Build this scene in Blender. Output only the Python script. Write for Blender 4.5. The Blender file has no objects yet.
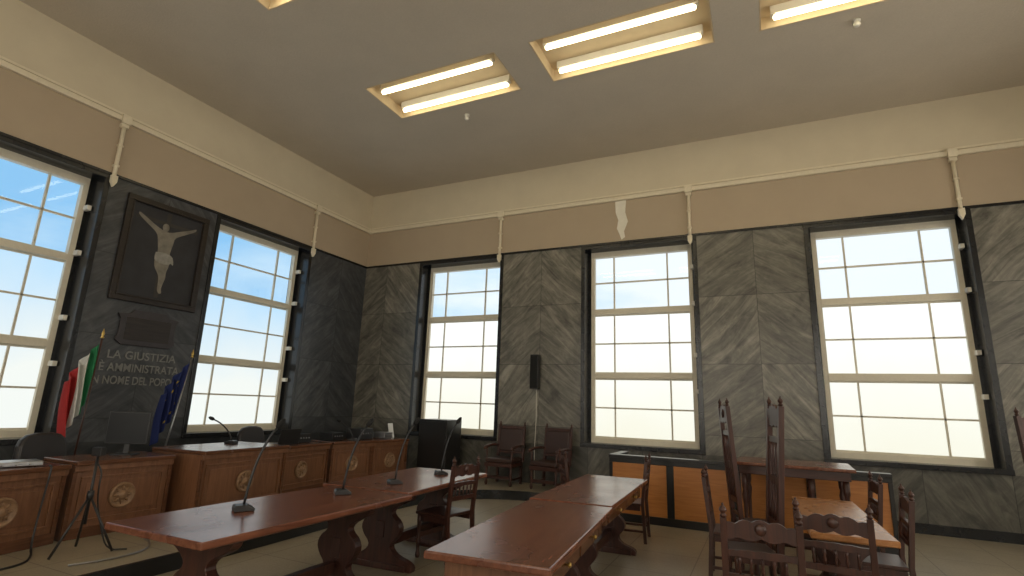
import bpy, math, random
from mathutils import Matrix, Vector
random.seed(3)
scene=bpy.context.scene
COL=scene.collection
try: scene.view_settings.view_transform='Standard'
except Exception: pass
PI=math.pi
# ------------------------------------------------------------ node helpers
class G:
    def __init__(s,name):
        s.m=bpy.data.materials.new(name); s.m.use_nodes=True; s.nt=s.m.node_tree; s.nt.nodes.clear()
        s.out=s.nt.nodes.new('ShaderNodeOutputMaterial')
    def n(s,t): return s.nt.nodes.new(t)
    def l(s,a,b): s.nt.links.new(a,b)
    def put(s,inp,v):
        if isinstance(v,bpy.types.NodeSocket): s.l(v,inp)
        else: inp.default_value=v
    def math(s,op,a,b=0.0,c=0.0):
        n=s.n('ShaderNodeMath'); n.operation=op; s.put(n.inputs[0],a); s.put(n.inputs[1],b)
        s.put(n.inputs[2],c); return n.outputs[0]
    def mix(s,f,a,b,bt='MIX'):
        n=s.n('ShaderNodeMix'); n.data_type='RGBA'; n.blend_type=bt; s.put(n.inputs[0],f)
        s.put(n.inputs[6],a); s.put(n.inputs[7],b); return n.outputs[2]
    def coords(s,kind='Object'): return s.n('ShaderNodeTexCoord').outputs[kind]
    def pos(s): return s.n('ShaderNodeNewGeometry').outputs['Position']
    def sep(s,v):
        n=s.n('ShaderNodeSeparateXYZ'); s.l(v,n.inputs[0]); return n.outputs
    def comb(s,x,y,z):
        n=s.n('ShaderNodeCombineXYZ'); s.put(n.inputs[0],x);s.put(n.inputs[1],y);s.put(n.inputs[2],z); return n.outputs[0]
    def mapp(s,v,scale):
        n=s.n('ShaderNodeMapping'); s.l(v,n.inputs[0]); n.inputs['Scale'].default_value=scale; return n.outputs[0]
    def noise(s,v,scale=5,detail=4,rough=.5,dist=0.0):
        n=s.n('ShaderNodeTexNoise'); s.l(v,n.inputs['Vector']); n.inputs['Scale'].default_value=scale
        n.inputs['Detail'].default_value=detail; n.inputs['Roughness'].default_value=rough
        n.inputs['Distortion'].default_value=dist; return n.outputs['Fac']
    def ramp(s,f,pts):
        n=s.n('ShaderNodeValToRGB'); s.l(f,n.inputs[0]); e=n.color_ramp.elements
        while len(e)<len(pts): e.new(.5)
        for k,(p,c) in enumerate(pts): e[k].position=p; e[k].color=(*c,1)
        return n.outputs[0]
    def bump(s,h,st=.3,d=.01):
        n=s.n('ShaderNodeBump'); s.l(h,n.inputs['Height']); n.inputs['Strength'].default_value=st; n.inputs['Distance'].default_value=d
        return n.outputs[0]
    def bsdf(s,col,rough=.5,metal=0.0,bump=None,spec=.5,emis=None,es=0):
        b=s.n('ShaderNodeBsdfPrincipled'); s.put(b.inputs['Base Color'],col if isinstance(col,bpy.types.NodeSocket) else (*col,1))
        s.put(b.inputs['Roughness'],rough); b.inputs['Metallic'].default_value=metal
        b.inputs['Specular IOR Level'].default_value=spec
        if bump: s.l(bump,b.inputs['Normal'])
        if emis: b.inputs['Emission Color'].default_value=(*emis,1); b.inputs['Emission Strength'].default_value=es
        s.l(b.outputs[0],s.out.inputs[0]); return s.m

def plain(name,c,r=.5,metal=0.0,var=.15,scale=20,spec=.5):
    g=G(name); f=g.noise(g.coords(),scale,3)
    col=g.mix(f,(*[max(0,x*(1-var)) for x in c],1),(*[min(1,x*(1+var)) for x in c],1))
    return g.bsdf(col,r,metal,spec=spec)
def wood(name,dark,light,rough=.35,axis='Y',scale=1.0):
    g=G(name); sc={'X':(1.2,14,14),'Y':(14,1.2,14),'Z':(14,14,1.2)}[axis]
    c=g.coords(); v=g.mapp(c,tuple(k*scale for k in sc))
    f=g.noise(v,1.6,6,.6,1.2); big=g.noise(c,2.2,3,.5)
    col=g.ramp(f,[(.28,dark),(.72,light)])
    col=g.mix(g.math('MULTIPLY',big,.55),col,(*[x*.45 for x in dark],1))
    rr=g.math('MULTIPLY_ADD',big,.25,rough-.1)
    return g.bsdf(col,rr,bump=g.bump(f,.15,.002))
def marble(name,axis,off,dark,light,tw=1.015,th=1.21):
    g=G(name); p=g.sep(g.pos()); u=p[0] if axis=='x' else p[1]; z=p[2]
    uu=g.math('DIVIDE',g.math('SUBTRACT',u,off),tw); vv=g.math('DIVIDE',z,th)
    fu=g.math('FLOOR',uu); fv=g.math('FLOOR',vv)
    chk=g.math('MODULO',g.math('ABSOLUTE',fu),2.0)
    sg=g.math('MULTIPLY_ADD',chk,2.0,-1.0)
    us=g.math('MULTIPLY',u,sg)
    wn=g.n('ShaderNodeTexWhiteNoise'); wn.noise_dimensions='2D'; g.l(g.comb(fu,fv,0),wn.inputs[0]); rnd=wn.outputs[0]
    # vein angle varies from slab to slab
    ang=g.math('MULTIPLY_ADD',rnd,.55,.55); ca=g.math('COSINE',ang); sa=g.math('SINE',ang)
    s=g.math('ADD',g.math('MULTIPLY',us,ca),g.math('MULTIPLY',z,sa))
    t=g.math('SUBTRACT',g.math('MULTIPLY',us,sa),g.math('MULTIPLY',z,ca))
    v=g.comb(g.math('MULTIPLY',s,7.5),g.math('MULTIPLY',t,1.1),g.math('MULTIPLY',rnd,9.0))
    n1=g.noise(v,1.0,8,.70,1.0); n2=g.noise(g.comb(u,z,g.math('MULTIPLY',rnd,5.0)),2.6,7,.68,1.0)
    f=g.math('ADD',g.math('MULTIPLY',n1,.7),g.math('MULTIPLY',n2,.3))
    col=g.ramp(f,[(.37,dark),(.5,tuple((a+b)*.42 for a,b in zip(dark,light))),(.65,light)])
    col=g.mix(g.math('MULTIPLY',rnd,.5),col,(*[x*.7 for x in dark],1))
    low=g.math('LESS_THAN',z,.885); col=g.mix(g.math('MULTIPLY',low,.55),col,(.012,.014,.014,1))  # shade beneath the bright windows put into the colour as a darker band
    fru=g.math('FRACT',uu); frv=g.math('FRACT',vv)
    j=g.math('MAXIMUM',g.math('LESS_THAN',fru,.008),g.math('LESS_THAN',frv,.007))
    col=g.mix(g.math('MULTIPLY',j,.75),col,(.008,.009,.009,1))
    return g.bsdf(col,g.math('MULTIPLY_ADD',n2,.15,.25),spec=.5)

# materials
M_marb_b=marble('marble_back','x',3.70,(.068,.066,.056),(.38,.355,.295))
M_marb_l_shade=marble('marble_left_shaded','y',-1.86,(.028,.031,.037),(.135,.141,.150))  # same stone as the back wall, its backlit shade put into darker colours
def plaster(name,split,lo,hi):
    g=G(name); p=g.pos(); z=g.sep(p)[2]
    f=g.math('GREATER_THAN',z,split); n=g.noise(p,2.0,4,.6); n2=g.noise(p,60,2)
    c=g.mix(f,(*lo,1),(*hi,1)); c=g.mix(g.math('MULTIPLY',n,.22),c,(.25,.19,.13,1))
    return g.bsdf(c,.85,bump=g.bump(n2,.15,.004))
M_plast=plaster('painted_plaster',5.74,(.47,.38,.275),(.70,.62,.46))
g=G('ceiling_stucco'); p=g.pos(); a=g.noise(p,1.3,5,.6); b=g.noise(p,40,4,.7)
M_ceil=g.bsdf(g.mix(g.math('MULTIPLY_ADD',b,.5,g.math('MULTIPLY',a,.5)),(.46,.405,.325,1),(.68,.60,.485,1)),.9,bump=g.bump(b,.6,.01))
g=G('terrazzo_floor'); p=g.pos(); a=g.noise(p,1.1,4,.6); vo=g.n('ShaderNodeTexVoronoi'); g.l(p,vo.inputs['Vector']); vo.inputs['Scale'].default_value=70
sx,sy,sz=g.sep(p)
jx=g.math('LESS_THAN',g.math('FRACT',g.math('DIVIDE',sx,.8)),.014); jy=g.math('LESS_THAN',g.math('FRACT',g.math('DIVIDE',sy,.8)),.014)
cc=g.mix(vo.outputs['Distance'],(.27,.225,.155,1),(.40,.345,.25,1)); cc=g.mix(g.math('MULTIPLY',a,.6),cc,(.14,.115,.08,1))
cc=g.mix(g.math('MULTIPLY',g.math('MAXIMUM',jx,jy),.7),cc,(.06,.05,.04,1))
M_floor=g.bsdf(cc,g.math('MULTIPLY_ADD',a,.2,.25))
M_black=plain('black_marble',(.012,.013,.015),.25,var=.5,scale=6)
M_frame=plain('cream_window_paint',(.66,.61,.49),.45,var=.08)
M_cream=plain('cream_paint',(.74,.66,.50),.6,var=.08)
M_wht=plain('white_plastic',(.75,.72,.64),.5,var=.05)
M_cove=plain('cove_paint',(.62,.50,.33),.8,var=.1,scale=5)
M_patch=plain('fresh_plaster',(.78,.74,.64),.9,var=.1,scale=8)
def emis(name,c,st,var=None,p0=0.0,p1=.65):
    g=G(name); e=g.n('ShaderNodeEmission'); e.inputs[1].default_value=st
    if var:
        z=g.sep(g.pos())[2]; n=g.noise(g.pos(),.9,3)
        f=g.math('MULTIPLY_ADD',z,1/3.7,-.26); f=g.math('ADD',f,g.math('MULTIPLY_ADD',n,.3,-.15))
        g.l(g.ramp(f,[(p0,var),(p1,c)]),e.inputs[0])
    else: e.inputs[0].default_value=(*c,1)
    g.l(e.outputs[0],g.out.inputs[0]); return g.m
M_tube=emis('fluorescent_tube',(1,.86,.55),7)
M_frost_b=emis('frosted_glass_pale',(.93,.97,.96),1.15,(.84,.83,.70))
M_frost_l=emis('frosted_glass_bluish',(.45,.70,.92),1.1,(.84,.88,.84),.22,.72)
M_fill_pane=emis('unseen_fill_pane',(1.0,.93,.80),5.6)  # glowing panes of added, unseen windows that brighten the room
g=G('clear_glass'); t=g.n('ShaderNodeBsdfTransparent'); gl=g.n('ShaderNodeBsdfGlossy'); gl.inputs['Roughness'].default_value=.02
mx=g.n('ShaderNodeMixShader'); fr=g.noise(g.pos(),.5,1); g.l(g.math('MULTIPLY',fr,.03),mx.inputs[0]); g.l(t.outputs[0],mx.inputs[1]); g.l(gl.outputs[0],mx.inputs[2]); g.l(mx.outputs[0],g.out.inputs[0]); M_glass=g.m
M_tabtop=wood('red_brown_table_wood',(.11,.036,.020),(.29,.11,.060),.22,'Y')
M_dwood=wood('dark_carved_wood',(.030,.011,.008),(.10,.034,.021),.35,'Z')
M_dwoodx=wood('dark_carved_wood_cross',(.030,.011,.008),(.10,.034,.021),.35,'X')
M_bench=wood('bench_walnut',(.13,.05,.022),(.27,.125,.06),.4,'Z')
M_benchtop=wood('bench_top_wood',(.08,.032,.016),(.18,.075,.037),.22,'X')
M_ros=wood('rosette_wood',(.20,.11,.055),(.40,.24,.13),.45,'X')
M_orange=wood('orange_panel_wood',(.42,.15,.03),(.62,.26,.07),.35,'X')
M_oranget=wood('light_table_wood',(.40,.16,.05),(.56,.27,.10),.25,'Y')
M_blk=plain('black_plastic',(.012,.012,.013),.4,var=.2)
M_blkp=plain('black_lacquer',(.012,.011,.011),.3,var=.3)
M_foam=plain('foam',(.01,.01,.01),.95,var=.4,scale=200)
M_leather=plain('dark_leather',(.016,.012,.012),.4,var=.3,scale=60)
M_brleather=plain('brown_leather',(.040,.018,.013),.4,var=.3,scale=50)
M_steel=plain('steel',(.35,.35,.36),.3,metal=.9,var=.1)
M_brass=plain('brass',(.5,.34,.1),.35,metal=.8,var=.15)
M_scr=plain('screen_glass',(.006,.007,.009),.35,var=.1,spec=.25)
M_letter=plain('bronze_letters',(.20,.20,.19),.45,metal=.2,var=.2)
M_plaq=plain('dark_plaque',(.035,.03,.034),.4,var=.4,scale=9)
M_canvas=plain('dark_canvas',(.020,.020,.024),.6,var=.7,scale=4)
M_pskin=plain('painted_skin',(.20,.18,.145),.6,var=.6,scale=9)
M_pcloth=plain('painted_cloth',(.27,.26,.23),.6,var=.45,scale=18)
M_pwood=plain('painted_cross',(.034,.028,.024),.6,var=.4,scale=10)
M_pframe=wood('picture_frame_wood',(.012,.009,.008),(.04,.028,.022),.3,'X')
def cloth(name,c):
    return plain(name,c,.85,var=.12,scale=30)
M_gr=cloth('green_cloth',(.01,.14,.05)); M_wt=cloth('white_cloth',(.55,.55,.52)); M_rd=cloth('red_cloth',(.36,.02,.02))
M_bl=cloth('blue_cloth',(.008,.018,.10)); M_yl=cloth('yellow_cloth',(.55,.38,.03)); M_paper=plain('paper',(.75,.75,.72),.8,var=.04)

# ------------------------------------------------------------ mesh builder
class MB:
    def __init__(s): s.v=[];s.f=[];s.mi=[];s.sm=[];s.M=Matrix.Identity(4)
    def add(s,vs,fs,m=0,sm=False):
        o=len(s.v); s.v+=[tuple(s.M@Vector(q)) for q in vs]
        for f in fs: s.f.append(tuple(o+i for i in f)); s.mi.append(m); s.sm.append(sm)
        return s
    def box(s,x0,x1,y0,y1,z0,z1,m=0):
        v=[(x0,y0,z0),(x1,y0,z0),(x1,y1,z0),(x0,y1,z0),(x0,y0,z1),(x1,y0,z1),(x1,y1,z1),(x0,y1,z1)]
        return s.add(v,[(0,3,2,1),(4,5,6,7),(0,1,5,4),(1,2,6,5),(2,3,7,6),(3,0,4,7)],m)
    def lathe(s,prof,cx=0,cy=0,m=0,seg=16,sm=True):
        vs=[];fs=[]
        for r,z in prof:
            for k in range(seg):
                a=2*PI*k/seg; vs.append((cx+r*math.cos(a),cy+r*math.sin(a),z))
        for i in range(len(prof)-1):
            for k in range(seg):
                k2=(k+1)%seg; fs.append((i*seg+k,i*seg+k2,(i+1)*seg+k2,(i+1)*seg+k))
        fs.append(tuple(reversed(range(seg)))); n=len(prof)-1; fs.append(tuple(n*seg+k for k in range(seg)))
        return s.add(vs,fs,m,sm)
    def prism(s,poly,y0,y1,m=0,plane='xz'):
        n=len(poly)
        if plane=='xz': a=[(x,y0,z) for x,z in poly]+[(x,y1,z) for x,z in poly]
        elif plane=='yz': a=[(y0,x,z) for x,z in poly]+[(y1,x,z) for x,z in poly]
        else: a=[(x,y,y0) for x,y in poly]+[(x,y,y1) for x,y in poly]
        fs=[tuple(range(n)),tuple(reversed(range(n,2*n)))]+[(i,(i+1)%n,n+(i+1)%n,n+i)[::-1] for i in range(n)]
        return s.add(a,fs,m)
    def tube(s,path,r,m=0,seg=8):
        P=[Vector(q) for q in path]; vs=[];fs=[]; n=len(P)
        rr=r if isinstance(r,(list,tuple)) else [r]*n
        T0=(P[1]-P[0]).normalized(); up=Vector((0,0,1)) if abs(T0.z)<.9 else Vector((1,0,0))
        N=T0.cross(up).normalized()
        for i in range(n):
            T=((P[min(i+1,n-1)]-P[max(i-1,0)])).normalized()
            N=(N-T*N.dot(T)).normalized(); B=T.cross(N)
            for k in range(seg):
                a=2*PI*k/seg; vs.append(P[i]+(N*math.cos(a)+B*math.sin(a))*rr[i])
        for i in range(n-1):
            for k in range(seg):
                k2=(k+1)%seg; fs.append((i*seg+k,i*seg+k2,(i+1)*seg+k2,(i+1)*seg+k))
        fs.append(tuple(reversed(range(seg)))); fs.append(tuple((n-1)*seg+k for k in range(seg)))
        return s.add(vs,fs,m,True)
    def obj(s,name,mats,parent=None,bevel=0.0,kind=None,label=None,loc=None):
        me=bpy.data.meshes.new(name); me.from_pydata(s.v,[],s.f); me.update()
        for m in (mats if isinstance(mats,(list,tuple)) else [mats]): me.materials.append(m)
        for p,mi,sm in zip(me.polygons,s.mi,s.sm): p.material_index=mi; p.use_smooth=sm
        import bmesh
        bm=bmesh.new(); bm.from_mesh(me); bmesh.ops.recalc_face_normals(bm,faces=bm.faces); bm.to_mesh(me); bm.free()
        o=bpy.data.objects.new(name,me); COL.objects.link(o)
        if parent: o.parent=parent
        if loc: o.location=loc
        if bevel:
            b=o.modifiers.new('bevel','BEVEL'); b.width=bevel; b.segments=2; b.limit_method='ANGLE'; b.angle_limit=.7
        if kind: o['kind']=kind
        if label: o['label']=label
        return o
def thing(name,loc,rz,label,cat,group=None):
    e=bpy.data.objects.new(name,None); e.empty_display_size=.1; e.location=loc; e.rotation_euler=(0,0,rz); COL.objects.link(e)
    e['label']=label; e['category']=cat
    if group: e['group']=group
    return e
def copy_thing(root,loc,rz,label=None):
    def cp(o,par):
        c=o.copy(); COL.objects.link(c)
        if par: c.parent=par
        for ch in list(o.children): cp(ch,c)
        return c
    r=cp(root,None); r.location=loc; r.rotation_euler=(0,0,rz)
    if label: r['label']=label
    return r

# ------------------------------------------------------------ room shell
H=6.72; XR=14.0; YF=-13.0; TH=.5
def slab(name,U,V,holes,fn,mats,pick,extra_v=(),side=1):
    us=sorted(set([U[0],U[1]]+[h[0] for h in holes]+[h[1] for h in holes])); vs=sorted(set([V[0],V[1]]+[h[2] for h in holes]+[h[3] for h in holes]+list(extra_v)))
    def solid(i,j):
        if i<0 or j<0 or i>=len(us)-1 or j>=len(vs)-1: return False
        u=(us[i]+us[i+1])/2; v=(vs[j]+vs[j+1])/2
        return not any(h[0]<u<h[1] and h[2]<v<h[3] for h in holes)
    b=MB()
    for i in range(len(us)-1):
        for j in range(len(vs)-1):
            if not solid(i,j): continue
            u0,u1,v0,v1=us[i],us[i+1],vs[j],vs[j+1]; m=pick((v0+v1)/2)
            b.add([fn(u0,v0,0),fn(u1,v0,0),fn(u1,v1,0),fn(u0,v1,0)],[(0,1,2,3)],m)
            b.add([fn(u0,v0,1),fn(u1,v0,1),fn(u1,v1,1),fn(u0,v1,1)],[(3,2,1,0)],m)
            for (di,dj,a,c) in [(-1,0,(u0,v0),(u0,v1)),(1,0,(u1,v0),(u1,v1)),(0,-1,(u0,v0),(u1,v0)),(0,1,(u0,v1),(u1,v1))]:
                if not solid(i+di,j+dj):
                    b.add([fn(*a,0),fn(*c,0),fn(*c,1),fn(*a,1)],[(0,1,2,3)],side)
    me=bpy.data.meshes.new(name); me.from_pydata(b.v,[],b.f)
    for m in mats: me.materials.append(m)
    for p,mi in zip(me.polygons,b.mi): p.material_index=mi
    import bmesh
    bm=bmesh.new(); bm.from_mesh(me); bmesh.ops.remove_doubles(bm,verts=bm.verts,dist=1e-5); bmesh.ops.recalc_face_normals(bm,faces=bm.faces); bm.to_mesh(me); bm.free()
    o=bpy.data.objects.new(name,me); COL.objects.link(o); o['kind']='structure'; return o
ZS,ZT,ZM=.96,4.74,4.81
WB=[(1.70,3.75),(5.67,7.75),(9.65,11.77)]
WL=[(-3.98,-1.86),(-8.0,-5.89)]
WR_FILL=[(-4.0,-1.9),(-8.0,-5.9),(-12.0,-9.9)]  # right wall openings, out of view, added to hold fill-light panes
pk=lambda v: 0 if v<ZM else 2
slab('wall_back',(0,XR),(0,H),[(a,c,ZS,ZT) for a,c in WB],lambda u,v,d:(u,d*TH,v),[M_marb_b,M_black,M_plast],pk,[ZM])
slab('wall_left',(YF,TH),(0,H),[(a,c,ZS,ZT) for a,c in WL],lambda u,v,d:(-d*TH,u,v),[M_marb_l_shade,M_black,M_plast],pk,[ZM])
slab('wall_right',(YF,0),(0,H),[(a,c,ZS,ZT) for a,c in WR_FILL],lambda u,v,d:(XR+d*TH,u,v),[M_marb_l_shade,M_black,M_plast],pk,[ZM])
slab('wall_front',(0,XR),(0,H),[(a,c,ZS,ZT) for a,c in WB],lambda u,v,d:(u,YF-d*TH,v),[M_marb_b,M_black,M_plast],pk,[ZM])  # unseen wall; its window openings are added for fill light
MB().box(-.5,XR+.5,YF-.5,.5,-.2,0).obj('floor',M_floor,kind='structure')
coves=[(x,x+2.45,y,y+1.03) for x in (3.02,6.02,9.04) for y in (-3.88,-6.84,-9.8)]  # fixtures out of view continue the visible rows, added for their light
slab('ceiling',(-.5,XR+.5),(YF-.5,.5),coves,lambda u,v,d:(u,v,H+d*.22),[M_ceil,M_cove],lambda v:0)
# black marble casings and top band
def casing(name,a,c,M):
    b=MB(); b.M=M; w=.075; y=-.022
    b.box(a-w,a,y,0,ZS-w,ZT+.0); b.box(c,c+w,y,0,ZS-w,ZT); b.box(a-w,c+w,y,0,ZT,ZT+.06); b.box(a-w,c+w,y-.03,0,ZS-w,ZS)
    return b.obj(name,M_black,kind='structure',bevel=.004)
ML=Matrix.Rotation(PI/2,4,'Z')
MR=Matrix.Translation((XR,0,0))@Matrix.Rotation(-PI/2,4,'Z')
MF=Matrix.Translation((0,YF,0))@Matrix.Rotation(PI,4,'Z')
def window(n,a,c,M,frost,top=None):
    b=MB(); b.M=M; y0=.27; y1=.36
    b.box(a+.001,a+.05,y0+.02,.46,ZS+.001,ZT-.001,4); b.box(c-.05,c-.001,y0+.02,.46,ZS+.001,ZT-.001,4)
    a+=.05; c-=.05; zb=ZS; zt=ZT; W=c-a; fw=.075
    # mats:0 frame 1 frosted 2 clear 3 white fittings 4 black surround
    b.box(a,a+fw,y0,y1,zb,zt); b.box(c-fw,c,y0,y1,zb,zt); b.box(a+fw,c-fw,y0,y1,zb,zb+.09); b.box(a+fw,c-fw,y0,y1,zt-.09,zt)
    T=[zb+.09,zb+(zt-zb)/3,zb+2*(zt-zb)/3,zt-.09]
    for t in T[1:3]: b.box(a+fw,c-fw,y0-.02,y1,t-.045,t+.045)
    cols=[a+fw,a+W*.235,a+W*.765,c-fw]
    for k in range(3):
        z0=T[k]+(0 if k==0 else .045); z1=T[k+1]-(0 if k==2 else .045)
        b.box(a+fw,c-fw,y0+.04,y1-.01,z0,z0+.03); b.box(a+fw,c-fw,y0+.04,y1-.01,z1-.03,z1)
        zm=(z0+z1)/2; b.box(a+fw,c-fw,y0+.03,y1-.02,zm-.014,zm+.014)
        for x in cols[1:3]: b.box(x-.014,x+.014,y0+.03,y1-.02,z0,z1)
        b.box(a+fw,c-fw,y0+.055,y0+.062,z0,z1,2 if k==2 else 1)
    b.box(a+fw,c-fw,y0-.05,y0,zt-.13,zt-.06)   # upper rail
    for z in (T[1]+.35,T[2]+.05,T[2]+.75,T[1]-.3): b.box(c-.02,c+.035,y0-.12,y0+.019,z,z+.07,3)
    return b.obj('window_%d'%n,[M_frame,frost,top or M_glass,M_wht,M_black],kind='structure')
I4=Matrix.Identity(4); n=1
for a,c in WB: window(n,a,c,I4,M_frost_b); casing('trim_%d'%n,a,c,I4); n+=1
for a,c in WL: window(n,a,c,ML,M_frost_l); casing('trim_%d'%n,a,c,ML); n+=1
for a,c in WR_FILL: window(n,-c,-a,MR,M_fill_pane,M_fill_pane); n+=1  # added right wall windows, unseen, glowing as fill light
for a,c in WB: window(n,-c,-a,MF,M_fill_pane,M_fill_pane); n+=1  # added front wall windows behind the camera, also fill light
MB().box(0.02,XR,-.03,0,ZM-.005,ZM+.035).obj('trim_6',M_black,kind='structure')
MB().box(0,.03,YF,0,ZM-.005,ZM+.035).obj('trim_7',M_black,kind='structure')
b=MB(); b.box(0.06,XR,-.06,0,5.70,5.78); b.box(0.03,XR,-.03,0,5.80,5.84); b.obj('trim_8',M_cream,kind='structure',bevel=.006)
b=MB(); b.box(0,.06,YF,0,5.70,5.78); b.box(0,.03,YF,0,5.80,5.84); b.obj('trim_9',M_cream,kind='structure',bevel=.006)
b=MB(); b.box(0.02,XR,-.02,0,0,.14); b.obj('baseboard_back',M_black,kind='structure')
b=MB(); b.box(0,.02,YF,0,0,.14); b.obj('baseboard_left',M_black,kind='structure')
# fresh plaster patch
pp=[(6.30,5.70),(6.52,5.70),(6.50,5.45),(6.55,5.25),(6.47,5.05),(6.49,4.93),(6.42,4.88),(6.38,5.0),(6.33,5.12),(6.36,5.3),(6.31,5.45)]
MB().prism(pp,-.004,0).obj('trim_10',M_patch,kind='structure')
# platform
edge=[(3.72,-12.9),(3.72,-7.5),(3.70,-5.5),(3.62,-4.0),(3.60,-2.9),(3.68,-2.2),(3.9,-1.65),(4.3,-1.25),(4.9,-1.02),(5.6,-.95),(6.0,-.85),(6.25,-.6),(6.3,-.03)]
def smooth(pts,it=2):
    for _ in range(it):
        q=[pts[0]]
        for a,c in zip(pts,pts[1:]): q+=[tuple(p*.75+r*.25 for p,r in zip(a,c)),tuple(p*.25+r*.75 for p,r in zip(a,c))]
        q.append(pts[-1]); pts=q
    return pts
PZ=.15
es=smooth(edge); b=MB(); poly=[(.03,-12.9)]+es+[(.03,-.03)]
b.prism(poly,0.0,PZ-.001,0,'xy')
for (x0,y0),(x1,y1) in zip(es,es[1:]):
    d=Vector((x1-x0,y1-y0)); nn=Vector((d.y,-d.x)).normalized()*.03; zt_=PZ-.0005
    b.add([(x0,y0,0),(x1,y1,0),(x1+nn.x,y1+nn.y,0),(x0+nn.x,y0+nn.y,0),(x0,y0,zt_),(x1,y1,zt_),(x1+nn.x,y1+nn.y,zt_),(x0+nn.x,y0+nn.y,zt_)],[(0,3,2,1),(4,5,6,7),(0,1,5,4),(1,2,6,5),(2,3,7,6),(3,0,4,7)],1)
b.obj('floor_platform',[M_floor,M_black],kind='structure')
# ------------------------------------------------------------ ceiling lights
def ceil_light():
    r=thing('recessed_ceiling_light',(0,0,H),0,'recessed cream ceiling box with two lit fluorescent tubes','ceiling light','recessed ceiling lights')
    b=MB(); b.box(0.003,2.447,0.003,1.027,.19,.21); b.box(.003,.02,.003,1.027,.0,.19); b.box(2.43,2.447,.003,1.027,0,.19); b.box(.02,2.43,.003,.02,0,.19); b.box(.02,2.43,1.01,1.027,0,.19)
    b.obj('housing',M_cove,r)
    for y in (.26,.86):
        b=MB(); b.box(.14,2.31,y-.045,y+.045,.07,.19); b.box(.16,.2,y-.03,y+.03,.04,.07); b.box(2.25,2.29,y-.03,y+.03,.04,.07); b.obj('batten',M_wht,r,bevel=.004)
        b=MB(); b.M=Matrix.Translation((.17,y,.035))@Matrix.Rotation(PI/2,4,'Y'); b.lathe([(.02,0),(.036,.01),(.036,2.10),(.02,2.11)],seg=12); b.obj('tube',M_tube,r)
    return r
L0=ceil_light(); L0.location=(coves[0][0],coves[0][2],H)
for c in coves[1:]: copy_thing(L0,(c[0],c[2],H),0)
def detector():
    r=thing('smoke_detector',(4.22,-2.51,H),0,'small white round smoke detector on the ceiling','smoke detector','smoke detectors')
    MB().lathe([(.05,-.02),(.05,0)],seg=20).obj('base',M_wht,r)
    MB().lathe([(.015,-.10),(.035,-.09),(.045,-.06),(.03,-.045),(.03,-.02)],seg=20).obj('sensor_head',M_wht,r); return r
d0=detector(); copy_thing(d0,(10.2,-2.6,H),0)
# conduits
def conduit():
    r=thing('conduit_pipe',(0,0,0),0,'cream painted vertical pipe dropping from the wall trunking','pipe','vertical pipes by the windows')
    b=MB(); b.tube([(0,-.045,5.70),(0,-.045,4.98),(0,-.05,4.9),(.0,-.05,4.80)],.028,seg=10); b.obj('pipe',M_cream,r)
    MB().box(-.065,.065,-.10,-.062,5.66,5.80).box(-.05,.05,-.08,-.0,5.60,5.66).obj('junction_box',M_cream,r,bevel=.006)
    for z in (5.28,4.95): MB().box(-.035,.035,-.075,-.0,z,z+.03).obj('clamp',M_cream,r)
    MB().prism([(-.04,4.80),(.04,4.80),(.04,4.70),(-.0,4.62),(-.04,4.70)],-.09,-.032).obj('bracket',M_cream,r)
    return r
c0=conduit(); c0.location=(3.74,0,0)
for x in (7.72,11.72): copy_thing(c0,(x,0,0),0)
for y in (-1.80,-5.80): copy_thing(c0,(0,y,0),PI/2)

# ------------------------------------------------------------ tables
def mir(h): return [(x,z) for x,z in h]+[(-x,z) for x,z in reversed(h)]
def trestle(b,y,hw,zt):
    k=hw/.36
    h=[(.36,0),(.37,.05),(.31,.09),(.20,.12),(.13,.17),(.12,.22),(.19,.29),(.22,.36),(.19,.43),(.12,.48),(.11,.52),(.17,.57),(.29,.62),(.33,.66),(.33,.70)]
    h=smooth([(x*k,z*zt/.70) for x,z in h],1)
    b.prism(mir(h),y-.04,y+.04)
    b.box(-.30*k,.30*k,y-.055,y+.055,0,.055); b.box(-.05,.05,y-.052,y+.052,.28,.44)
def table(name,loc,rz,L,W,label,drawers=0,top=M_tabtop,cat='table',hz=.78,group=None):
    r=thing(name,loc,rz,label,cat,group)
    b=MB(); b.box(-W/2,W/2,-L/2,L/2,hz-.045,hz); b.obj('table_top',top,r,bevel=.01)
    b=MB(); b.box(-W/2+.06,W/2-.06,-L/2+.10,L/2-.10,hz-.065,hz-.0455); b.obj('moulding',M_dwoodx if top==M_tabtop else top,r,bevel=.004)
    zt=hz-.066
    if drawers:
        b=MB(); b.box(-W/2+.08,W/2-.08,-L/2+.12,L/2-.12,hz-.19,hz-.066); b.obj('apron',M_bench if top==M_tabtop else top,r,bevel=.004); zt=hz-.191
        for sx in (1,-1):
            for k in range(drawers):
                dl=(L-.34)/drawers; y0=-L/2+.17+k*dl
                xx=sorted((sx*(W/2-.079),sx*(W/2-.062)))
                d=MB().box(xx[0],xx[1],y0+.02,y0+dl-.02,hz-.178,hz-.075).obj('drawer',M_benchtop,r,bevel=.005)
                kb=MB(); kb.M=Matrix.Translation((sx*(W/2-.062),y0+dl/2,hz-.125))@Matrix.Rotation(sx*PI/2,4,'Y'); kb.lathe([(.008,0),(.008,.012),(.018,.02),(.014,.032),(.002,.035)],seg=12)
                kb.obj('knob',M_brass,d)
    for y in (-L/2+.36,L/2-.36):
        b=MB(); trestle(b,y,W*.38,zt); b.obj('trestle_leg',M_dwood,r,bevel=.006)
    b=MB(); b.box(-.035,.035,-L/2+.42,L/2-.42,.17,.26); b.obj('stretcher',M_dwood,r,bevel=.005)
    return r
table('refectory_table',(5.38,-6.71,0),0,2.02,.95,'long red-brown wooden table with carved trestle legs and microphones')
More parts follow.
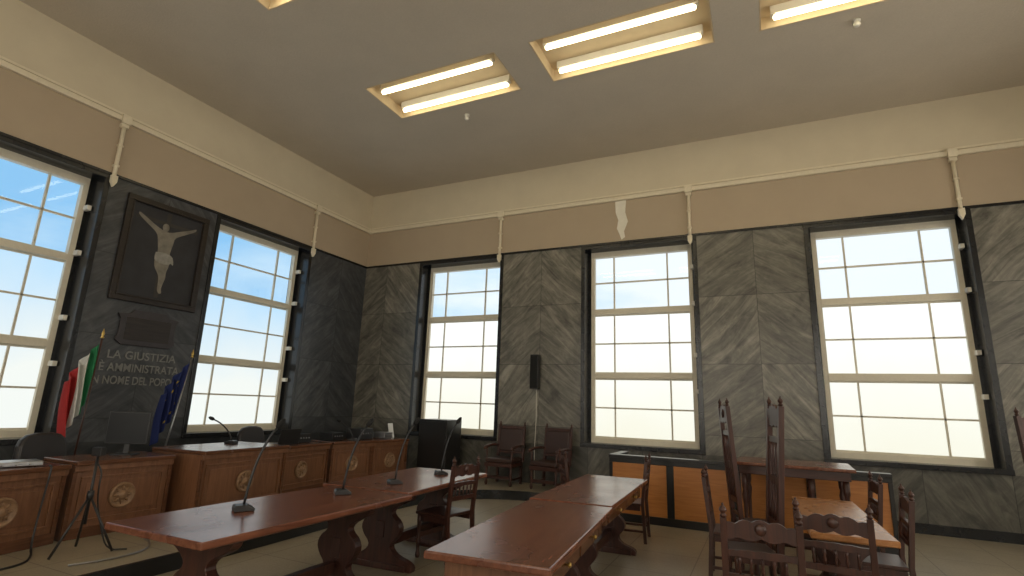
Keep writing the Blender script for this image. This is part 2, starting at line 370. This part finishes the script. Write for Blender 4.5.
table('refectory_table',(5.22,-4.80,0),math.radians(3),1.74,1.0,'red-brown wooden table with carved legs, next to a carved chair')
table('drawer_table',(7.27,-6.18,0),math.radians(5),1.92,.75,'glossy dark reddish wooden table with drawers',2)
table('drawer_table',(7.11,-4.14,0),math.radians(2.5),2.05,.76,'dark wooden table with drawers in line with another table',2)
table('light_table',(9.27,-4.33,0),math.radians(1.5),1.86,.54,'light orange-brown wooden table surrounded by chairs',0,M_oranget)
# tall stand table
r=thing('tall_table',(9.04,-2.36,0),math.radians(-2),'high dark wooden table with turned legs by the barrier','table')
MB().box(-.62,.62,-.45,.45,1.0,1.035).obj('table_top',M_tabtop,r,bevel=.008)
MB().box(-.57,.57,-.40,.40,.90,.999).obj('apron',M_dwoodx,r,bevel=.004)
tl=[(.028,0),(.036,.03),(.022,.07),(.02,.13),(.036,.19),(.03,.25),(.02,.30),(.024,.55),(.036,.66),(.022,.72),(.034,.76),(.034,.899)]
for x in (-.52,-.18,.18,.52):
    for y in (-.34,.34): MB().lathe(tl,x,y,seg=12).obj('leg',M_dwood,r)
for y in (-.34,.34): MB().box(-.52,.52,y-.02,y+.02,.14,.18).obj('stretcher',M_dwood,r)

# ------------------------------------------------------------ carved chairs
def chair(loc,rz,label,top=1.0,W=.46,D=.43,tall=False,name='carved_chair',group=None):
    r=thing(name,loc,rz,label,'chair',group); sh=.46
    b=MB(); b.box(-W/2,W/2,-D/2+.02,D/2,sh-.03,sh); b.obj('seat',M_brleather if tall else M_dwoodx,r,bevel=.008)
    b=MB(); b.box(-W/2+.03,W/2-.03,D/2-.05,D/2-.03,sh-.10,sh-.031); b.box(-W/2+.02,-W/2+.04,-D/2+.03,D/2-.03,sh-.09,sh-.031); b.box(W/2-.04,W/2-.02,-D/2+.03,D/2-.03,sh-.09,sh-.031); b.obj('seat_rail',M_dwood,r)
    fl=[(.02,0),(.026,.03),(.016,.07),(.018,.10),(.027,.16),(.020,.21),(.016,.24),(.022,.30),(.026,.36),(.026,sh-.031)]
    for sx in (-1,1):
        MB().lathe(fl,sx*(W/2-.03),D/2-.04,seg=12).obj('leg',M_dwood,r)
    rake=.06 if not tall else .09
    def yb(z): return -D/2+.0 - (max(0,z-sh)/(top-sh))*rake
    t=.019 if not tall else .023
    for sx in (-1,1):
        x=sx*(W/2-.02); b=MB(); zs=[0,.2,sh,sh+(top-sh)*.33,sh+(top-sh)*.66,top-.07]
        vs=[];fs=[]
        for z in zs:
            y=yb(z)+ (0.0 if z>=sh else -(sh-z)*.06)
            vs+=[(x-t,y-t,z),(x+t,y-t,z),(x+t,y+t,z),(x-t,y+t,z)]
        for i in range(len(zs)-1):
            for k in range(4): fs.append((i*4+k,i*4+(k+1)%4,(i+1)*4+(k+1)%4,(i+1)*4+k))
        fs+= [(3,2,1,0),tuple((len(zs)-1)*4+k for k in range(4))]
        b.add(vs,fs); b.lathe([(.012,top-.07),(.022,top-.055),(.012,top-.045),(.024,top-.025),(.018,top-.01),(.006,top+.004),(.008,top+.012),(.002,top+.02)],x,yb(top-.07),seg=10)
        b.obj('leg',M_dwood,r,bevel=.004)
    b=MB(); w=W/2-.038
    def rail(zc,h,sc=0,th=.012):
        n=16; up=[];lo=[]
        for k in range(n+1):
            u=-1+2*k/n; bump=sc*(.55*math.cos(u*PI/2)+.30*abs(math.cos(u*PI*2.0)))
            up.append((u*w,zc+h/2+bump)); lo.append((u*w,zc-h/2-(sc*.35*abs(math.sin(u*PI*1.5)) if sc else 0)))
        y=yb(zc); b.prism(up+lo[::-1],y-th,y+th)
    if not tall:
        rail(top-.14,.06,.055); rail(sh+.16,.04); rail(top-.27,.03,.012)
        for k in range(5):
            x=-w+ (k+1)*2*w/6; z0=sh+.18; z1=top-.285; y0=yb(z0); y1=yb(z1)
            b.tube([(x,y0,z0),(x,(y0*.7+y1*.3),z0*.7+z1*.3),(x,(y0+y1)/2,(z0+z1)/2),(x,y0*.3+y1*.7,z0*.3+z1*.7),(x,y1,z1)],[.007,.011,.007,.011,.007])
        y=yb(top-.14); b.M=Matrix.Translation((0,y-.012,top-.12))@Matrix.Rotation(PI/2,4,'X'); b.lathe([(.035,0),(.032,.006),(.02,.01),(.008,.014)],seg=14); b.M=I4
    else:
        rail(top-.17,.12,.07,.018); rail(top-.36,.05); rail(sh+.22,.05); rail(sh+.08,.03)
        z0=sh+.24; z1=top-.38
        for k in range(4):
            x=-w+(k+.5)*2*w/4
            n=7; pts=[(x,yb(z0+(z1-z0)*i/n),z0+(z1-z0)*i/n) for i in range(n+1)]
            b.tube(pts,[.009,.019,.010,.020,.010,.019,.009,.012])
        rail((z0+z1)/2,.06,.02)
        y=yb(top-.17); b.M=Matrix.Translation((0,y-.017,top-.15))@Matrix.Rotation(PI/2,4,'X'); b.lathe([(.05,0),(.046,.008),(.03,.012),(.01,.018)],seg=16); b.M=I4
    b.obj('backrest',M_dwood,r)
    for bx in [(-W/2+.03,W/2-.03,D/2-.05,D/2-.03,.20,.25),(-W/2+.02,-W/2+.04,-D/2+.0,D/2-.05,.12,.145),(W/2-.04,W/2-.02,-D/2+.0,D/2-.05,.12,.145),(-W/2+.03,W/2-.03,-D/2-.02,-D/2+.0,.2,.23)]:
        MB().box(*bx).obj('stretcher',M_dwood,r)
    return r
# facing +Y at rz=0
grp='carved wooden chairs around the tables'
ch=chair((5.56,-4.66,0),math.radians(82),'dark carved wooden chair pulled up to the long table',1.03,group=grp)
copy_thing(ch,(8.70,-5.86,0),math.radians(3),'carved wooden chair with scalloped crest, turned away from the camera')
copy_thing(ch,(9.17,-5.33,0),math.radians(-6),'low-backed carved chair at the end of the light wooden table')
copy_thing(ch,(8.44,-3.80,0),math.radians(-88),'dark carved wooden chair with turned finials beside the light table')
copy_thing(ch,(6.52,-2.80,0),math.radians(-60),'dark carved wooden chair near the end of the drawer table')
copy_thing(ch,(7.10,-2.70,0),math.radians(95),'dark carved wooden chair standing in front of the black barrier')
copy_thing(ch,(9.50,-3.12,0),math.radians(93),'carved wooden chair beyond the end of the light table')
copy_thing(ch,(9.54,-4.25,0),math.radians(88),'carved wooden chair with finials along the light table')
tc=chair((8.62,-3.22,0),math.radians(-74),'very tall dark carved chair with pierced back',1.74,.40,.38,True,'high_back_chair','tall carved chairs')
copy_thing(tc,(8.60,-4.50,0),math.radians(104),'very tall dark carved chair pushed between the smaller chairs')
copy_thing(tc,(11.42,-2.75,0),math.radians(200),'very tall dark carved chair standing alone near the tall window')

# armchairs against the wall
def armchair(loc,rz,label):
    r=thing('armchair',loc,rz,label,'armchair','armchairs against the marble wall')
    MB().box(-.27,.27,-.22,.28,.40,.48).obj('seat',M_brleather,r,bevel=.02)
    MB().box(-.28,.28,-.24,.285,.33,.398).obj('seat_frame',M_dwoodx,r,bevel=.006)
    b=MB(); b.M=Matrix.Translation((0,-.26,.5))@Matrix.Rotation(math.radians(6),4,'X'); b.box(-.24,.24,-.035,.035,.08,.50); b.obj('backrest',M_brleather,r,bevel=.015)
    b=MB(); b.M=Matrix.Translation((0,-.26,.5))@Matrix.Rotation(math.radians(6),4,'X'); b.box(-.285,-.242,-.03,.03,-.10,.56); b.box(.242,.285,-.03,.03,-.10,.56); b.box(-.24,.24,-.028,.028,.502,.555); b.box(-.24,.24,-.028,.028,.04,.078)
    b.lathe([(.02,.56),(.026,.58),(.012,.60),(.02,.62),(.004,.64)],-.263,0,seg=10); b.lathe([(.02,.56),(.026,.58),(.012,.60),(.02,.62),(.004,.64)],.263,0,seg=10)
    b.obj('back_frame',M_dwood,r,bevel=.004)
    for sx in (-1,1):
        b=MB(); b.tube([(sx*.275,-.28,.68),(sx*.28,-.1,.70),(sx*.28,.1,.69),(sx*.28,.27,.67),(sx*.28,.31,.64)],[.022,.024,.026,.028,.022],seg=10); b.lathe([(.02,.40),(.026,.46),(.016,.52),(.024,.60),(.018,.66)],sx*.255,.235,seg=10); b.obj('armrest',M_dwood,r)
        MB().lathe([(.022,0),(.03,.04),(.018,.09),(.028,.18),(.02,.24),(.028,.33)],sx*.25,.24,seg=12).obj('leg',M_dwood,r)
        MB().box(sx*.25-.022,sx*.25+.022,-.24,-.196,0,.33).obj('leg',M_dwood,r)
    for bx in [(-.23,.23,.22,.25,.12,.17),(-.265,-.24,-.2,.22,.10,.13),(.24,.265,-.2,.22,.10,.13)]: MB().box(*bx).obj('stretcher',M_dwood,r)
    return r
a1=armchair((4.25,-.50,PZ),math.radians(180),'dark wooden armchair with brown leather against the marble wall')
copy_thing(a1,(5.18,-.50,PZ),math.radians(172),'dark wooden armchair below the black wall speaker')

# ------------------------------------------------------------ judges bench
def bench(p0,p1,ztop,depth,nb,label,step=0.0):
    L=math.dist(p0,p1); mx_,my_=(p0[0]+p1[0])/2,(p0[1]+p1[1])/2
    r=thing('bench_section',(mx_,my_,PZ),math.atan2(p1[1]-p0[1],p1[0]-p0[0]),label,'bench','judges bench sections')
    h=ztop-PZ-.045; hl=L/2
    b=MB(); b.box(-hl,hl,.02,.05,0,h); b.box(-hl,-hl+.03,.05,depth,0,h); b.box(hl-.03,hl,.05,depth,0,h); b.box(-hl+.03,hl-.03,depth*.55,depth*.55+.02,h-.35,h); b.obj('carcass',M_bench,r)
    b=MB(); b.box(-hl-.0,hl+.0,0,.019,0,.10); b.obj('plinth',M_benchtop,r,bevel=.004)
    MB().box(-hl,hl,-.04,depth+.02,h+.001,h+.045).obj('worktop',M_benchtop,r,bevel=.008)
    MB().box(-hl,hl,-.015,.019,h-.06,h).obj('cornice',M_bench,r,bevel=.006)
    bw=L/nb
    for k in range(nb+1):
        x=-hl+k*bw; x0=max(-hl,x-.04); x1=min(hl,x+.04); MB().box(x0,x1,.002,.0195,.10,h-.061).obj('stile',M_benchtop,r,bevel=.003)
    for k in range(nb):
        c=-hl+(k+.5)*bw; w=bw/2-.085; z0=.155; z1=h-.115
        b=MB(); t=.022
        b.box(c-w,c+w,.002,.019,z0,z0+t); b.box(c-w,c+w,.002,.019,z1-t,z1); b.box(c-w,c-w+t,.002,.019,z0+t,z1-t); b.box(c+w-t,c+w,.002,.019,z0+t,z1-t)
        b.box(c-w+.06,c+w-.06,.012,.0195,z0+.06,z1-.06)
        b.obj('panel',M_bench,r,bevel=.004)
        zc=(z0+z1)/2; R=min(.13,(z1-z0)*.32)
        b=MB(); b.M=Matrix.Translation((c,.012,zc))@Matrix.Rotation(PI/2,4,'X')
        b.lathe([(R,0),(R,.022),(R*.93,.036),(R*.84,.036),(R*.74,.010),(R*.40,.008),(R*.32,.03),(R*.15,.042),(.004,.044)],seg=28)
        for q in range(8):
            a=q*PI/4; cx,cy=math.cos(a),math.sin(a); b.tube([(cx*R*.32,cy*R*.32,.008),(cx*R*.5,cy*R*.5,.016),(cx*R*.72,cy*R*.72,.008)],[R*.04,R*.13,R*.05],seg=8)
        b.obj('rosette',M_ros,r,label='round carved rosette medallion')
    return r
bench((2.96,-8.98),(2.70,-7.86),.88,.60,1,'wooden bench wing with carved rosette panel')
bench((2.68,-7.80),(2.50,-6.80),.88,.60,1,'wooden bench section with carved rosette, curving into the room')
bench((2.48,-6.74),(2.48,-5.74),.90,.60,1,'wooden bench section with rosette in front of the computer monitor')
bench((2.78,-5.60),(2.68,-4.27),.95,.85,1,'taller central wooden bench with carved rosette panel')
bench((2.30,-4.18),(2.14,-2.88),.89,.60,1,'wooden bench section with rosette carrying small devices')
bench((2.12,-2.80),(2.40,-1.05),.89,.58,2,'angled wooden bench section with two rosette panels')

# ------------------------------------------------------------ barrier
r=thing('courtroom_barrier',(0,-1.72,0),0,'low black barrier with glossy orange wood panels','barrier')
x0,x1=6.60,10.15; b=MB(); b.box(x0,x1,-.03,.12,.885,.93); b.box(x0,x1,0,.05,.0,.11); b.box(x0,x1,0,.05,.82,.885)
npan=4; pw=(x1-x0)/npan
for k in range(npan+1):
    x=x0+k*pw; a=max(x0,x-.05); c=min(x1,x+.05); b.box(a,c,0,.05,.11,.82)
b.box(x0,x0+.12,.12,.75,.885,.93); b.box(x0,x0+.05,.05,.75,0,.11); b.box(x0,x0+.05,.70,.75,.11,.885); b.box(x0,x0+.05,.05,.70,.82,.885)
b.obj('frame',M_blkp,r,bevel=.005)
for k in range(npan):
    x=x0+k*pw; MB().box(x+.051,x+pw-.051,.012,.035,.111,.819).obj('panel',M_orange,r)
MB().box(x0+.012,x0+.035,.051,.699,.111,.819).obj('panel',M_orange,r)

# ------------------------------------------------------------ microphones
def mic(loc,rz,h=.60,lean=.16,label='black gooseneck microphone standing on the long table'):
    r=thing('gooseneck_microphone',loc,rz,label,'microphone','table microphones')
    b=MB(); b.prism([(-.07,0),(.07,0),(.07,.02),(.02,.045),(-.06,.045),(-.07,.03)],-.055,.055); b.obj('base',M_blk,r,bevel=.006)
    b=MB(); pts=[]
    for k in range(13):
        t=k/12; pts.append((lean*(.35*t+.65*t**2.2),0,.044+h*(t-.10*t**4)))
    b.tube(pts,.0095,seg=8); b.obj('gooseneck',M_blk,r)
    p=Vector(pts[-1]); d=(Vector(pts[-1])-Vector(pts[-2])).normalized()
    b=MB(); b.tube([p,p+d*.01,p+d*.04,p+d*.07,p+d*.09],[.010,.02,.025,.02,.006],seg=12); b.obj('microphone_head',M_foam,r); return r
m0=mic((5.28,-7.00,.78),math.radians(60))
copy_thing(m0,(5.35,-6.05,.78),math.radians(50)); copy_thing(m0,(5.33,-5.28,.78),math.radians(55)); copy_thing(m0,(5.31,-4.38,.78),math.radians(50))
mic((2.10,-4.72,.95),math.radians(200),.30,.30,'black gooseneck microphone on the central bench')
mic((2.1,-2.3,.89),math.radians(200),.30,.25,'black gooseneck microphone on the angled bench')
# ------------------------------------------------------------ flags
def flag(loc,rz,ztop,cols,label,lean,stars=False):
    r=thing('flag_on_pole',loc,rz,label,'flag')
    MB().lathe([(.16,0),(.16,.02),(.10,.04),(.03,.05),(.025,.10),(.012,.11)],seg=20).obj('base',M_brass,r)
    top=(lean[0],lean[1],ztop)
    MB().tube([(0,0,.10),(lean[0]*.5,lean[1]*.5,ztop*.5),top],.012).obj('pole',M_dwood if not stars else M_steel,r)
    b=MB(); b.M=Matrix.Translation(top); b.lathe([(.01,0),(.025,.01),(.012,.03),(.02,.06),(.002,.13)],seg=10); b.obj('finial',M_brass,r)
    nu,nv=48,24; vs=[];fs=[];mi=[]
    def P(u,v):
        hz=ztop-.06; rr=.02+u*.28*(1-.35*v)
        z=hz-v*.78-.52*u**1.15*(1-.1*v)
        px=lean[0]*(z/ztop); py=lean[1]*(z/ztop)
        fold=.06*math.sin(u*22+v*1.5)*(.3+u)+.02*math.sin(u*9+v*5)
        return (px+fold,py-rr,z)
    for i in range(nu+1):
        for j in range(nv+1): vs.append(P(i/nu,j/nv))
    for i in range(nu):
        for j in range(nv):
            a=i*(nv+1)+j; fs.append((a,a+nv+1,a+nv+2,a+1)); mi.append(min(len(cols)-1,int((i+.5)/nu*len(cols))))
    b=MB(); b.v=vs;b.f=fs;b.mi=mi;b.sm=[True]*len(fs); o=b.obj('cloth',cols,r); s=o.modifiers.new('s','SOLIDIFY'); s.thickness=.003
    if stars:
        for k in range(12):
            a=k*PI/6; u=.5+.26*math.cos(a); v=.5+.34*math.sin(a); b=MB(); p=Vector(P(u,v)); e1=(Vector(P(u+.02,v))-p).normalized(); e2=(Vector(P(u,v+.02))-p).normalized(); nn=e1.cross(e2).normalized()
            for sgn in (1,-1):
                q=[]
                for t in range(10):
                    rd=.028 if t%2==0 else .012; an=PI/2+t*PI/5; q.append(p+nn*sgn*.006+e1*rd*math.cos(an)-e2*rd*math.sin(an))
                b.add(q,[tuple(range(10))])
            b.obj('star',M_yl,r)
    return r
flag((1.0,-6.05,PZ),0,2.12,[M_gr,M_wt,M_rd],'green, white and red tricolour flag hanging on a pole',(0.02,0.05))
flag((.75,-4.85,PZ),0,2.0,[M_bl],'dark blue flag with yellow stars hanging on a pole',(.05,.24),True)
# ------------------------------------------------------------ painting, plaque, inscription
r=thing('crucifixion_painting',(0,-4.87,3.80),PI/2,'large dark framed painting of a crucified figure on the marble wall','painting')
hw,hh,fw=.67,.84,.10
b=MB()
for (xa,xb,za,zb) in [(-hw,hw,hh-fw,hh),(-hw,hw,-hh,-hh+fw),(-hw,-hw+fw,-hh+fw,hh-fw),(hw-fw,hw,-hh+fw,hh-fw)]:
    b.box(xa,xb,-.055,-.003,za,zb)
for (xa,xb,za,zb) in [(-hw+.07,hw-.07,hh-.10,hh-.075),(-hw+.07,hw-.07,-hh+.075,-hh+.10),(-hw+.075,-hw+.10,-hh+.1,hh-.1),(hw-.10,hw-.075,-hh+.1,hh-.1)]: b.box(xa,xb,-.07,-.055,za,zb)
b.obj('frame',M_pframe,r,bevel=.006)
MB().box(-hw+fw,hw-fw,-.02,-.003,-hh+fw,hh-fw).obj('canvas',M_canvas,r)
MB().box(-.035,.035,-.0215,-.0202,-.7,.72).box(-.5,.5,-.0225,-.0216,.50,.56).obj('painted_cross',M_pwood,r)
body=[(.03,.40),(.10,.42),(.20,.47),(.32,.52),(.43,.575),(.47,.60),(.48,.57),(.44,.53),(.33,.46),(.22,.39),(.14,.33),(.13,.24),(.11,.12),(.10,.04),(.13,-.05),(.12,-.16),(.09,-.28),(.10,-.36),(.07,-.48),(.06,-.56),(.08,-.62),(.04,-.64),(.0,-.58),(.0,-.47),(-.01,-.36),(-.04,-.30),(-.10,-.22),(-.12,-.12),(-.11,-.03),(-.09,.06),(-.11,.16),(-.13,.26),(-.15,.33),(-.24,.40),(-.34,.46),(-.44,.53),(-.48,.57),(-.47,.60),(-.42,.58),(-.31,.52),(-.20,.46),(-.10,.42),(-.03,.40)]
MB().prism(smooth(body+[body[0]],1)[:-1],-.0245,-.0226).obj('painted_figure',M_pskin,r)
b=MB(); b.M=Matrix.Translation((-.03,-.0226,.465))@Matrix.Rotation(PI/2,4,'X')@Matrix.Scale(.78,4,(1,0,0)); b.lathe([(.07,0),(.07,.003)],seg=20); b.obj('painted_head',M_pskin,r)
MB().prism(smooth([(-.12,.03),(.0,.05),(.12,.03),(.17,-.02),(.19,-.14),(.14,-.10),(.12,-.13),(.0,-.15),(-.12,-.11),(-.13,-.04),(-.12,.03)],1)[:-1],-.0258,-.0246).obj('painted_loincloth',M_pcloth,r)
r=thing('wall_plaque',(0,-4.89,2.57),PI/2,'dark shouldered plaque hung below the painting','plaque')
h=[(-.45,-.20),(-.36,-.27),(.36,-.27),(.45,-.20),(.42,-.10),(.42,.12),(.47,.20),(.30,.22),(.24,.28),(-.24,.28),(-.30,.22),(-.47,.20),(-.42,.12),(-.42,-.10)]
MB().prism(h,-.04,-.003).obj('backplate',M_plaq,r,bevel=.006)
MB().box(-.34,.34,-.048,-.0405,-.19,.16).obj('inner_panel',M_pframe,r,bevel=.005)
r=thing('wall_inscription',(0,-4.88,0),PI/2,'raised capital letters of a justice motto on the marble wall','inscription')
for txt,z,w in [('LA GIUSTIZIA',2.09,1.02),('È AMMINISTRATA',1.90,1.18),('IN NOME DEL POPOLO',1.71,1.35)]:
    cu=bpy.data.curves.new('t','FONT'); cu.body=txt; cu.size=.17; cu.align_x='CENTER'; cu.extrude=.006; cu.offset=.002
    o=bpy.data.objects.new('t',cu); COL.objects.link(o); bpy.context.view_layer.update()
    me=bpy.data.meshes.new_from_object(o.evaluated_get(bpy.context.evaluated_depsgraph_get())); bpy.data.objects.remove(o)
    ww=max(v.co.x for v in me.vertices)-min(v.co.x for v in me.vertices); s=w/ww
    me.transform(Matrix.Translation((0,-.009,z))@Matrix.Rotation(PI/2,4,'X')@Matrix.Scale(s,4,(1,0,0)))
    me.materials.clear(); me.materials.append(M_letter); o=bpy.data.objects.new('lettering',me); COL.objects.link(o); o.parent=r
# ------------------------------------------------------------ wall speaker
r=thing('column_speaker',(4.67,0,2.27),0,'black column loudspeaker mounted on the marble wall','speaker')
MB().box(-.085,.085,-.17,-.03,-.34,.34).obj('cabinet',M_blk,r,bevel=.01)
MB().box(-.075,.075,-.176,-.171,-.32,.32).obj('grille',M_foam,r)
MB().box(-.03,.03,-.029,-.001,-.1,.1).obj('bracket',M_steel,r)
MB().tube([(0,-.015,-.35),(.01,-.012,-.9),(-.01,-.012,-1.5),(0,-.012,-2.1)],.006).obj('cable',M_wht,r)
# ------------------------------------------------------------ desk equipment
def monitor(loc,rz,label,w=.56,h=.34):
    r=thing('computer_monitor',loc,rz,label,'monitor')
    MB().box(-.12,.12,-.09,.09,0,.015).obj('base',M_blk,r,bevel=.004)
    MB().box(-.03,.03,.0,.025,.015,.22).obj('stand',M_blk,r,bevel=.004)
    MB().box(-w/2,w/2,-.035,-.001,.12,.12+h).box(-w*.3,w*.3,-.001,.03,.17,.12+h*.8).obj('display_housing',M_blk,r,bevel=.008)
    MB().box(-w/2+.015,w/2-.015,-.038,-.0355,.135,.105+h).obj('screen',M_scr,r); return r
monitor((2.15,-6.10,.90),math.radians(30),'black computer monitor on the bench in front of a leather chair',.46,.36)
def laptop(loc,rz):
    r=thing('laptop',loc,rz,'open dark laptop standing on the bench','laptop')
    MB().box(-.18,.18,-.12,.12,0,.018).obj('keyboard_base',M_blk,r,bevel=.004)
    b=MB(); b.M=Matrix.Translation((0,.122,.018))@Matrix.Rotation(math.radians(-15),4,'X'); b.box(-.18,.18,0,.01,0,.23); b.obj('lid',M_blk,r,bevel=.003)
laptop((2.0,-3.75,.89),math.radians(-95))
def device(loc,rz,sx,sy,sz,label,mat=M_blk,name='audio_device'):
    r=thing(name,loc,rz,label,'electronics')
    MB().box(-sx/2,sx/2,-sy/2,sy/2,.008,sz).obj('housing',mat,r,bevel=.006)
    for k in range(4):
        b=MB(); b.M=Matrix.Translation((-sx*.3+k*sx*.2,-sy/2,sz*.55))@Matrix.Rotation(PI/2,4,'X'); b.lathe([(min(.012,sz*.2),0),(min(.010,sz*.2),.012)],seg=10); b.obj('knob',M_steel,r)
    for x in (-sx*.4,sx*.4):
        for y in (-sy*.4,sy*.4): MB().lathe([(.012,0),(.012,.008)],x,y,seg=8).obj('foot',M_blk,r)
device((1.88,-3.30,.89),PI/2,.28,.22,.14,'small black device beside the laptop')
device((1.85,-2.55,.89),math.radians(100),.36,.26,.14,'black audio unit on the angled bench')
device((1.95,-1.95,.89),math.radians(100),.42,.30,.20,'black mixer unit on the angled bench')
device((2.05,-1.40,.89),math.radians(100),.30,.25,.12,'grey receiver box on the angled bench',M_steel)
device((2.35,-7.25,.88),math.radians(80),.50,.24,.05,'flat silver device lying on the bench wing',M_steel)
r=thing('equipment_cabinet',(2.78,-.50,PZ),math.radians(180),'black equipment cabinet beside the window','cabinet')
MB().box(-.33,.33,-.28,.28,.03,1.12).obj('body',M_blkp,r,bevel=.01)
MB().box(-.30,.30,.281,.295,.06,1.08).obj('door',M_blkp,r,bevel=.004)
MB().box(-.32,.32,-.27,.27,0,.029).obj('plinth',M_blk,r)
r=thing('paper_sheet',(2.0,-1.05,.89),0,'white sheet of paper standing on the bench','paper')
b=MB(); b.M=Matrix.Rotation(math.radians(100),4,'Z')@Matrix.Rotation(math.radians(-12),4,'X'); b.box(-.10,.10,0,.004,0.0,.28); b.obj('sheet',M_paper,r)
# office chairs behind bench
def office(loc,rz,label):
    r=thing('office_chair',loc,rz,label,'chair','judges chairs')
    b=MB()
    for k in range(5):
        a=k*2*PI/5; b.tube([(0,0,.10),(.28*math.cos(a),.28*math.sin(a),.06)],[.03,.018]); b.lathe([(.02,0),(.03,.015),(.03,.035),(.01,.05)],.28*math.cos(a),.28*math.sin(a),seg=8)
    b.obj('star_base',M_blk,r); MB().lathe([(.03,.10),(.03,.36)],seg=12).obj('column',M_steel,r)
    MB().box(-.26,.26,-.25,.25,.37,.48).obj('seat',M_leather,r,bevel=.04)
    q=[(-.24,0),(-.27,.25),(-.25,.45),(-.15,.54),(.15,.54),(.25,.45),(.27,.25),(.24,0)]
    b=MB(); b.M=Matrix.Translation((0,-.26,.42))@Matrix.Rotation(math.radians(8),4,'X'); b.prism(smooth(q+[q[0]],1)[:-1],-.05,.05); b.obj('backrest',M_leather,r,bevel=.03)
    for sx in (-1,1): MB().tube([(sx*.27,-.15,.42),(sx*.31,-.15,.60),(sx*.31,.0,.65),(sx*.31,.18,.64)],.022).obj('armrest',M_blk,r)
    return r
o1=office((1.50,-6.42,PZ),math.radians(-80),'black leather office chair behind the bench')
copy_thing(o1,(1.2,-3.4,PZ),math.radians(-85),'black leather office chair near the flag')
# tripod stand in front of the bench
r=thing('tripod_stand',(3.05,-6.85,PZ),.3,'black tripod stand with draped cables in front of the bench','tripod')
for k in range(3):
    a=k*2*PI/3+.4; MB().tube([(0,0,.50),(.26*math.cos(a),.26*math.sin(a),.012)],.011).obj('leg',M_blk,r)
MB().lathe([(.012,.25),(.012,.85)],seg=10).lathe([(.025,.46),(.03,.50),(.025,.54)],seg=12).obj('pole',M_blk,r)
MB().box(-.05,.05,-.03,.03,.85,.93).obj('clamp_head',M_blk,r,bevel=.006)
MB().tube(smooth([(0,0,.8),(.05,.03,.7),(.09,-.02,.6),(.04,.05,.42),(.10,.08,.2),(.16,.12,.012),(.3,.2,.012)]),.007).obj('cable',M_blk,r)
# cables in front of the bench
def cable(pts,label,m):
    r=thing('audio_cable',(0,0,0),0,label,'cable','loose cables in front of the bench')
    MB().tube(smooth(pts),.009).obj('cable_run',m,r)
zc=PZ+.010
cable([(2.62,-7.02,.893),(2.66,-7.02,.893),(2.675,-7.03,.80),(2.67,-7.05,.45),(2.72,-7.08,.2),(2.85,-7.12,zc),(3.05,-7.25,zc),(3.1,-7.45,zc)],'black cable hanging down the bench front onto the platform',M_blk)
cable([(2.80,-6.10,zc),(2.95,-6.25,zc),(3.2,-6.3,zc),(3.45,-6.5,zc),(3.5,-6.8,zc),(3.4,-7.1,zc)],'grey cable lying in a loop on the platform',M_steel)

# ------------------------------------------------------------ world
w=bpy.data.worlds.new('sky'); scene.world=w; w.use_nodes=True; nt=w.node_tree; nt.nodes.clear()
def nn(t): return nt.nodes.new(t)
out=nn('ShaderNodeOutputWorld'); bg=nn('ShaderNodeBackground'); tc_=nn('ShaderNodeTexCoord'); sp=nn('ShaderNodeSeparateXYZ'); nt.links.new(tc_.outputs['Generated'],sp.inputs[0])
def wm(op,a,b=0.,c=0.):
    n=nn('ShaderNodeMath'); n.operation=op
    for i,v in enumerate((a,b,c)):
        if isinstance(v,bpy.types.NodeSocket): nt.links.new(v,n.inputs[i])
        else: n.inputs[i].default_value=v
    return n.outputs[0]
mp=nn('ShaderNodeMapping'); nt.links.new(tc_.outputs['Generated'],mp.inputs[0]); mp.inputs['Scale'].default_value=(1,1.2,3.0)
no=nn('ShaderNodeTexNoise'); nt.links.new(mp.outputs[0],no.inputs['Vector']); no.inputs['Scale'].default_value=4.0; no.inputs['Detail'].default_value=6
f=wm('ADD',wm('MULTIPLY',sp.outputs[0],-1.0),wm('MULTIPLY',sp.outputs[2],.5)); f=wm('SUBTRACT',f,wm('MULTIPLY_ADD',no.outputs[0],1.0,-.5))
rp=nn('ShaderNodeValToRGB'); nt.links.new(f,rp.inputs[0]); e=rp.color_ramp.elements
e[0].position=.35; e[0].color=(.86,.94,.98,1); e[1].position=1.0; e[1].color=(.26,.55,.86,1)
e=rp.color_ramp.elements.new(.62); e.color=(.60,.80,.95,1)
nt.links.new(rp.outputs[0],bg.inputs[0]); bg.inputs[1].default_value=1.1; nt.links.new(bg.outputs[0],out.inputs[0])
# ------------------------------------------------------------ camera
yaw,pit,rol=.44684,.2198,.03468
F=Vector((-math.sin(yaw)*math.cos(pit),math.cos(yaw)*math.cos(pit),math.sin(pit))); R=Vector((math.cos(yaw),math.sin(yaw),0)); U=R.cross(F)
R2=R*math.cos(rol)+U*math.sin(rol); U2=-R*math.sin(rol)+U*math.cos(rol)
cam=bpy.data.cameras.new('camera'); co=bpy.data.objects.new('camera',cam); COL.objects.link(co)
co.matrix_world=Matrix(((R2.x,U2.x,-F.x,8.784),(R2.y,U2.y,-F.y,-9.889),(R2.z,U2.z,-F.z,1.6),(0,0,0,1)))
cam.sensor_width=36; cam.lens=524.489/1024*36; cam.clip_start=.05; scene.camera=co
